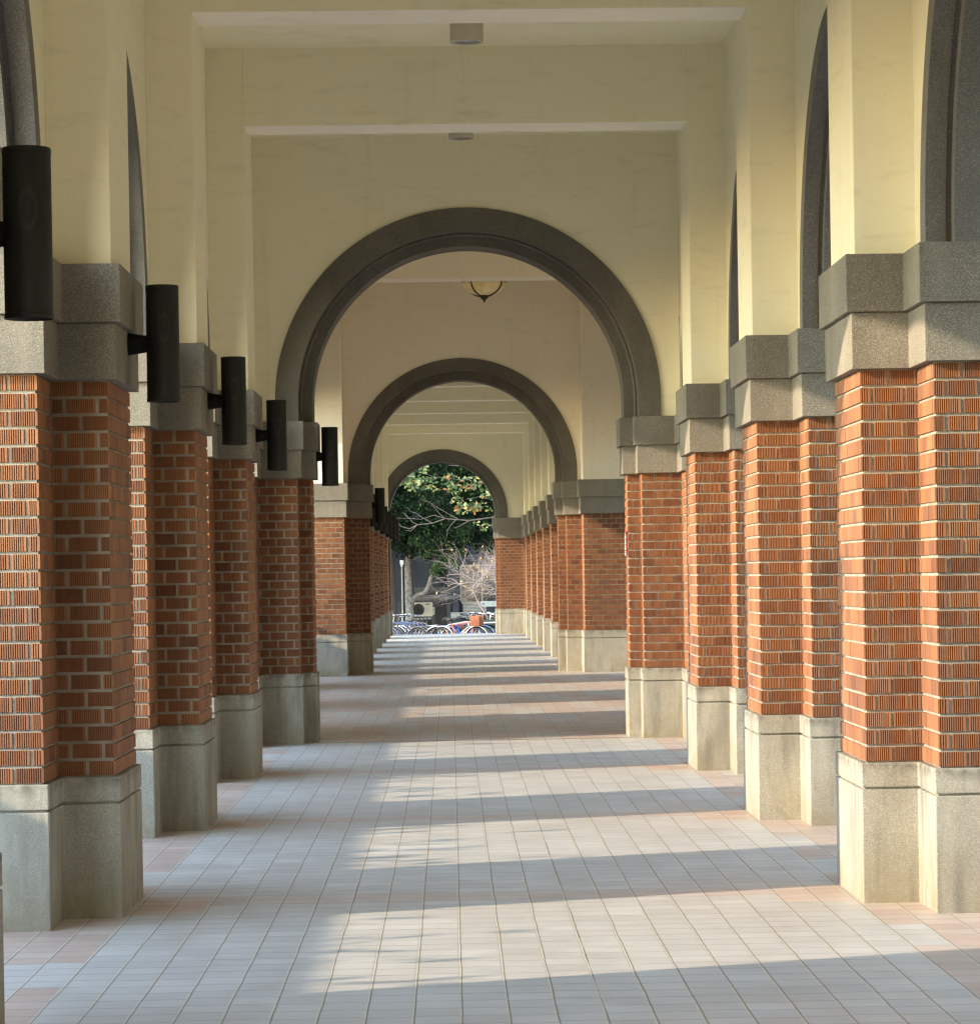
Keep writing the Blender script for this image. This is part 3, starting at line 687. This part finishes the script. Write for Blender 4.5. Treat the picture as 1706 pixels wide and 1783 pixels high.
# ------------------------------------------------------------------ plants
def leafquad(mb,p,s,rnd,up=.3,asp=.5,mi=0):
    d=Vector((rnd.gauss(0,1),rnd.gauss(0,1),rnd.gauss(0,1)+up)).normalized()
    u=d.orthogonal().normalized(); u.rotate(Matrix.Rotation(rnd.uniform(0,2*PI),3,d)); w=d.cross(u)
    p=Vector(p); a=u*s; b=w*s*asp
    k=d*s*.12
    mb.add([tuple(p-a),tuple(p-a*.2+b+k),tuple(p+a*.6+b*.7+k),tuple(p+a),tuple(p+a*.6-b*.7+k),tuple(p-a*.2-b+k)],[(0,1,2,3),(0,3,4,5)],mi)
def limb(mb,p,d,L,r,rnd,depth,tips,spread=.6,droop=0,n=6,seg=4,taper=.6):
    pts=[Vector(p)]; dd=Vector(d).normalized(); rs=[r]
    for i in range(seg):
        dd=(dd+Vector((rnd.gauss(0,.13),rnd.gauss(0,.13),rnd.gauss(0,.13)-droop))).normalized()
        pts.append(pts[-1]+dd*(L/seg)); rs.append(r*(1-(1-taper)*(i+1)/seg))
    mb.path([tuple(q) for q in pts],rs,n)
    if depth<=0: tips.append((pts[-1],dd)); return
    for q in range(rnd.choice((2,3,3))):
        i=rnd.choice(range(2,seg+1)) if q else seg
        ax=Vector((rnd.gauss(0,1),rnd.gauss(0,1),rnd.gauss(0,.7))).normalized()
        nd=(dd+ax*spread).normalized()
        limb(mb,pts[i],nd,L*rnd.uniform(.6,.8),rs[i]*.7,rnd,depth-1,tips,spread,droop,max(3,n-1),seg,taper)
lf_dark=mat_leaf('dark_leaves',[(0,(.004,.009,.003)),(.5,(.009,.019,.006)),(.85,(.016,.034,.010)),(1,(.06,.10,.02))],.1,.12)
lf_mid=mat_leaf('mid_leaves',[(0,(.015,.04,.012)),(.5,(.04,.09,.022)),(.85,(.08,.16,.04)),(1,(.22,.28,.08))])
lf_big=mat_leaf('large_leaves',[(0,(.03,.055,.015)),(.4,(.07,.11,.03)),(.65,(.13,.17,.06)),(.82,(.28,.30,.14)),(.91,(.38,.26,.06)),(.965,(.40,.15,.05)),(1,(.34,.10,.07))],.3)
bark=plain('pale_bark',(.20,.18,.165),.9,.2,0,.3,9); barkd=plain('dark_bark',(.045,.04,.034),.9,.2,0,.3,9); twm=plain('pinkish_twigs',(.34,.275,.26),.8,.2,0,.2)
# shade tree with the pale forked trunk
rnd=random.Random(11)
t=thing('shade_tree','evergreen tree with pale forked trunk and dark dense crown seen through the far archway','tree',(-1.30,97,-.53))
a=MB(); O=Vector((-1.30,97,-.53)); L=lambda x,z,dy=0:(x-O.x,dy,z-O.z)
a.path([L(-1.30,-.53),L(-1.31,.3),L(-1.33,1.0),L(-1.35,1.9),L(-1.25,2.7),L(-1.1,3.6)],[.17,.135,.12,.10,.08,.05],12)
a.path([L(-1.30,.62),L(-1.20,.86),L(-1.02,.98),L(-.82,1.04),L(-.70,1.25),L(-.60,1.6),L(-.48,1.95),L(-.40,2.8)],[.07,.085,.075,.065,.06,.055,.05,.03],10)
tips=[]
for q in range(9):
    an=rnd.uniform(0,2*PI); limb(a,L(-1.2 if q%2 else -.45,rnd.uniform(2.0,3.2)),(math.cos(an),math.sin(an),rnd.uniform(.2,1.1)),1.0,.035,rnd,1,tips,n=5)
a.build('trunk',bark,t)
a=MB()
cl=[(Vector((rnd.gauss(.7,1.15),rnd.gauss(0,1.0),rnd.uniform(2.75,7.0))),rnd.uniform(.35,.75)) for _ in range(60)]+[(tp[0],.3) for tp in tips]
cl+= [(Vector((x,rnd.gauss(-.2,.3),z)),.22) for x,z in ((.25,2.2+.4),(.9,2.35),(1.25,2.5),(.0,2.9),(.55,2.7),(1.5,2.9),(-.2,3.2),(1.1,2.15),(.35,2.35))]
for c_,r in cl:
    for _ in range(int(230*r/.5)):
        v=Vector((rnd.gauss(0,1),rnd.gauss(0,1),rnd.gauss(0,1))).normalized()*r*rnd.random()**.4
        p=c_+v
        if p.z<2.45+.35*math.sin(p.x*5): continue
        leafquad(a,p,rnd.uniform(.04,.075),rnd)
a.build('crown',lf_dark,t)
# lit undergrowth tufts of the crown
a=MB()
for x,z,r,nn in ((-.2,2.05,.22,150),(-.85,2.35,.25,150),(.15,1.95,.18,110),(-.5,1.72,.2,120),(-1.1,2.7,.25,120),(-.1,2.5,.3,130),(.35,2.9,.35,150),(-.7,3.1,.3,90),(-.3,1.9,.25,120),(.25,2.25,.3,120)):
    for _ in range(nn):
        v=Vector((rnd.gauss(0,1),rnd.gauss(0,1),rnd.gauss(0,1))).normalized()*r*rnd.random()**.5
        leafquad(a,(x-O.x+v.x,-.9+v.y*.5,z-O.z+v.z),rnd.uniform(.03,.06),rnd,.5)
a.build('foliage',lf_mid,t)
# taller trees closing the view
def bigtree(x,y,h,rr,mt,lab,seed,nleaf=9000,ls=.16,zmin=2.6):
    rnd=random.Random(seed); t=thing('broadleaf_tree',lab,'tree',(x,y,-.53),'broadleaf trees around the courtyard')
    a=MB(); tips=[]; a.path([(0,0,0),(.06,0,h*.2),(0,.1,h*.45)],[.16,.13,.12],12)
    for q in range(7):
        an=q*PI*2/7; limb(a,(0,.1,h*(.3+.02*q)),(math.cos(an),math.sin(an),.9),h*.28,.11,rnd,1,tips,n=6)
    a.build('trunk',barkd,t); a=MB()
    cl=[(tp[0],rr*.28) for tp in tips]+[(Vector((rnd.gauss(0,rr*.5),rnd.gauss(0,rr*.5),rnd.uniform(h*.35,h))),rr*rnd.uniform(.16,.34)) for _ in range(38)]
    per=nleaf//len(cl)
    for c_,r in cl:
        for _ in range(per):
            v=Vector((rnd.gauss(0,1),rnd.gauss(0,1),rnd.gauss(0,1)*.8)).normalized()*r*rnd.random()**.35
            if (c_+v).z<zmin: continue
            leafquad(a,c_+v,rnd.uniform(ls*.6,ls),rnd,.4)
    a.build('crown',mt,t)
bigtree(-1.42,104.5,9.5,4.2,lf_dark,'dark tall tree filling the top of the far opening, in front of the grey building',21,12000,.13,3.4)
bigtree(3.6,100,8,3.5,lf_dark,'dark tree behind the right foot of the far archway',22,9000,.14,3.0)
bigtree(-4.2,101,8,3.5,lf_dark,'dark tree behind the left foot of the far archway',23,8000,.14,2.6)
bigtree(-8.5,96,9,4.6,lf_dark,'tall shade tree left of the bicycle yard, hidden by the left piers',24,15000,.22,.9)  # unseen tree added to put the yard and building in shade
bigtree(-9.5,104,10,5,lf_dark,'taller shade tree farther back on the left of the yard, hidden by the left piers',25,15000,.24,.9)  # second unseen tree added for the same shade
# large-leaved branch tree at the right, leaves sunlit
rnd=random.Random(5)
t=thing('large_leaved_tree','tree with big sunlit green and orange leaves across the top of the far archway','tree',(3.0,91.5,-.53))
O=Vector((3.0,91.5,-.53)); a=MB()
a.path([(0,0,0),(-.05,0,2),(.05,.1,3.4),(-.1,.1,5.2)],[.2,.17,.14,.10],12)
br_=[[(3.0,3.1),(2.2,3.25),(1.4,3.32),(.6,3.22),(-.12,3.29),(-.5,3.16),(-.95,3.12),(-1.2,3.0),(-1.45,3.08),(-1.56,3.2)],
     [(-.12,3.29),(-.45,3.40),(-.85,3.28),(-1.25,3.32),(-1.58,3.33)],[(-.5,3.16),(-.75,3.30),(-1.0,3.48),(-1.15,3.52),(-1.25,3.65)],
     [(-.12,3.29),(-.3,3.45),(-.42,3.62),(-.55,3.72)],[(.3,3.25),(.0,3.42),(-.3,3.6),(-.6,3.8),(-.8,3.85)],[(-.95,3.12),(-1.1,3.2),(-1.32,3.45),(-1.4,3.5)],
     [(-.95,3.12),(-1.15,2.93),(-1.3,2.95)],[(.2,3.24),(.05,3.1),(-.05,2.95),(-.08,2.75)],[(.6,3.22),(.3,3.05),(.12,3.0)],
     [(3.0,4.6),(2.0,4.75),(1.1,4.62),(.4,4.45),(-.4,4.55),(-1.0,4.75)],[(1.1,4.62),(.6,4.85),(0,4.9)],[(.4,4.45),(.1,4.2),(-.1,4.0)],[(2.2,3.25),(1.6,3.7),(1.0,3.95),(.5,3.85)]]
for q in br_:
    dy=rnd.uniform(-.5,.3); m=len(q); r0=.027 if len(q)>6 else .013
    a.path([(x-3.0,.1+dy*(1 if i else 0) if q[0][0]>2.9 else dy*.3,z+.53) for i,(x,z) in enumerate(q)],[r0*(1-.75*i/m) for i in range(m)],5)
a.build('trunk',plain('grey_branch',(.115,.095,.085),.9,.2),t)
a=MB()
def rosette(p,s,n_):
    for i in range(n_):
        an=2*PI*i/n_+rnd.uniform(-.4,.4); el=rnd.uniform(-.7,.7)
        d=Vector((math.cos(an)*math.cos(el),math.sin(an)*math.cos(el)*.8,math.sin(el)))
        side=d.cross(Vector((rnd.gauss(0,.6),rnd.gauss(-1,.4),rnd.gauss(.3,.5)))).normalized()
        Ls=s*rnd.uniform(.7,1.15); w=Ls*.27; b=Vector(p); k=Vector((0,0,-.1*Ls))
        a.add([tuple(b+d*Ls*.08),tuple(b+d*Ls*.5+side*w*.7),tuple(b+d*Ls*.82+side*w+k*.5),tuple(b+d*Ls+k),tuple(b+d*Ls*.82-side*w+k*.5),tuple(b+d*Ls*.5-side*w*.7)],[(0,1,2,3),(0,3,4,5)])
spots=[]
for x0,x1,z0,z1,nn in ((-1.35,-.65,4.2,4.9,20),(-.75,.1,4.15,4.6,14),(-.05,.9,4.0,4.6,20),(.25,.75,3.45,3.72,8),(.6,1.35,3.5,4.4,14),(.5,1.5,2.9,3.4,9),(-.1,.45,3.8,4.1,5)):
    for _ in range(nn): spots.append((rnd.uniform(x0,x1),rnd.uniform(-.9,.5),rnd.uniform(z0,z1)))
for x,dy,z in spots: rosette((x-3.0,dy,z+.53),rnd.uniform(.12,.20),rnd.choice((4,5,6)))
for x,z in ((-1.25,4.6),(-1.05,4.35),(.38,3.62),(.75,3.6),(-1.5,4.45)): 
    for _ in range(3): rosette((x-3+rnd.gauss(0,.05),-1.2,z+.53+rnd.gauss(0,.05)),.25,6)
a.build('crown',lf_big,t)
# bare pinkish shrub at the right
t=thing('bare_shrub','leafless shrub with dense pinkish twigs left of the right foot of the far archway','shrub',(1.55,92,-.53))
a=MB(); tips=[]; rnd=random.Random(9)
for q in range(5): limb(a,(0.1*rnd.gauss(0,1),.1*rnd.gauss(0,1),0),(rnd.gauss(0,.15),rnd.gauss(0,.15),1),1.9,.04,rnd,0,tips,n=6)
tp0=[q[0] for q in tips]; tips=[]
for b0 in tp0:
    for q in range(17): limb(a,b0+Vector((0,0,rnd.uniform(-.25,.35))),(rnd.uniform(-1.5,.4),rnd.gauss(0,.4),rnd.uniform(-.1,1.0)),rnd.uniform(.55,.85),.012,rnd,3,tips,.75,.015,4,4,.55)
a.build('branches',twm,t)
a=MB()
for p_,d_ in tips:
    if rnd.random()<.035: leafquad(a,p_,.05,rnd)
a.build('leaves',mat_leaf('yellow_leaves',[(0,(.45,.30,.08)),(1,(.5,.42,.2))]),t)
# green shrub behind the rail
def shrub(x,y,z,r,h,lab,mt,seed,nn=900,ls=.05,name='shrub'):
    rnd=random.Random(seed); t=thing(name,lab,'shrub',(x,y,z)); a=MB(); tips=[]
    for q in range(6): limb(a,(rnd.gauss(0,r*.2),rnd.gauss(0,r*.2),0),(rnd.gauss(0,.4),rnd.gauss(0,.4),1),h*.7,.012,rnd,1,tips,n=4)
    a.build('stem',barkd,t); a=MB()
    for _ in range(nn):
        v=Vector((rnd.gauss(0,1),rnd.gauss(0,1),rnd.gauss(0,1))).normalized()*rnd.random()**.4
        leafquad(a,(v.x*r,v.y*r,h*.55+v.z*h*.45),rnd.uniform(ls*.6,ls),rnd,.4)
    a.build('foliage',mt,t)
shrub(1.15,89.9,-.53,.42,.82,'low green shrub behind the white hand rail',lf_mid,31,1400)
shrub(1.75,90.3,-.53,.45,.9,'green shrub at the far right beyond the hand rail',lf_mid,32,1200)
# planting outside the left arcade that softens the lower edge of the sunlight
rnd=random.Random(77)
hl=thing('hedge','clipped leafy hedge outside the left arcade, hidden by the piers','hedge',(-6.2,12,-.53))
a=MB()
for y0 in range(-34,60):
    for _ in range(120):
        top=2.74+.08*math.sin(y0*.9)+.28*rnd.random()+(.15 if 14<y0<26 else 0)
        leafquad(a,(rnd.uniform(-.45,.45),y0+rnd.random(),rnd.uniform(.05,1)*top),rnd.uniform(.06,.12),rnd,.3,.55)
a.build('foliage',lf_mid,hl)
a=MB()
for y0 in range(-34,60,1): a.tube((rnd.gauss(0,.1),y0+.5,0),(rnd.gauss(0,.2),y0+.5,1.9),.03,.01,5)
a.box(-.2,.2,-34,60,.1,2.6)
a.build('stem',barkd,hl)

# ------------------------------------------------------------------ camera
cam=bpy.data.cameras.new('camera'); co=bpy.data.objects.new('camera',cam); col.objects.link(co)
yaw,pit,rol=.0324,-.0118,.0161
cy,sy,cp,sp,cr,sr=math.cos(yaw),math.sin(yaw),math.cos(pit),math.sin(pit),math.cos(rol),math.sin(rol)
R0=Vector((cy,-sy,0)); F=Vector((sy*cp,cy*cp,sp)); U0=Vector((-sy*sp,-cy*sp,cp))
Rr=R0*cr-U0*sr; Ur=R0*sr+U0*cr
m=Matrix.Identity(4)
for i in range(3): m[i][0]=Rr[i]; m[i][1]=Ur[i]; m[i][2]=-F[i]
m[0][3],m[1][3],m[2][3]=0,0,1.6
co.matrix_world=m
cam.sensor_fit='HORIZONTAL'; cam.sensor_width=36; cam.lens=5293.4/1706*36
cam.shift_x=(853-956.1)/1706; cam.shift_y=(1060.5-891.5)/1706
cam.clip_start=.1; cam.clip_end=2000
sc.camera=co

# ------------------------------------------------------------------ light
SKY,SUN=1.95,8.6
s_,t_=.35,.38
hd_=Vector((1,s_,-t_)).normalized()
el=math.asin(t_/math.sqrt(1+s_*s_+t_*t_))
sun=bpy.data.lights.new('sun','SUN'); so=bpy.data.objects.new('sun',sun); col.objects.link(so)
so.rotation_euler=hd_.to_track_quat('-Z','Y').to_euler()
sun.energy=SUN; sun.angle=math.radians(.6); sun.color=(1,.82,.59)
w=bpy.data.worlds.new('World'); sc.world=w; w.use_nodes=True
nt=w.node_tree; sky=nt.nodes.new('ShaderNodeTexSky'); sky.sky_type='NISHITA'; sky.sun_disc=False
sky.sun_elevation=el; sky.sun_rotation=math.atan2(-1,-s_)  # azimuth from +Y, clockwise
sky.air_density=1.0; sky.dust_density=0.0; sky.ozone_density=.8
bg=nt.nodes['Background']; bg.inputs['Strength'].default_value=SKY
wb=nt.nodes.new('ShaderNodeMix'); wb.data_type='RGBA'; wb.blend_type='MULTIPLY'; wb.inputs[0].default_value=1
nt.links.new(sky.outputs[0],wb.inputs[6]); wb.inputs[7].default_value=(1.22,1.0,.80,1)   # camera white balance
nt.links.new(wb.outputs[2],bg.inputs[0])
sc.render.engine='CYCLES'; sc.cycles.filter_width=1.3
sc.cycles.max_bounces=10; sc.cycles.diffuse_bounces=6; sc.cycles.glossy_bounces=3
sc.view_settings.view_transform='Standard'; sc.view_settings.look='None'; sc.view_settings.exposure=0
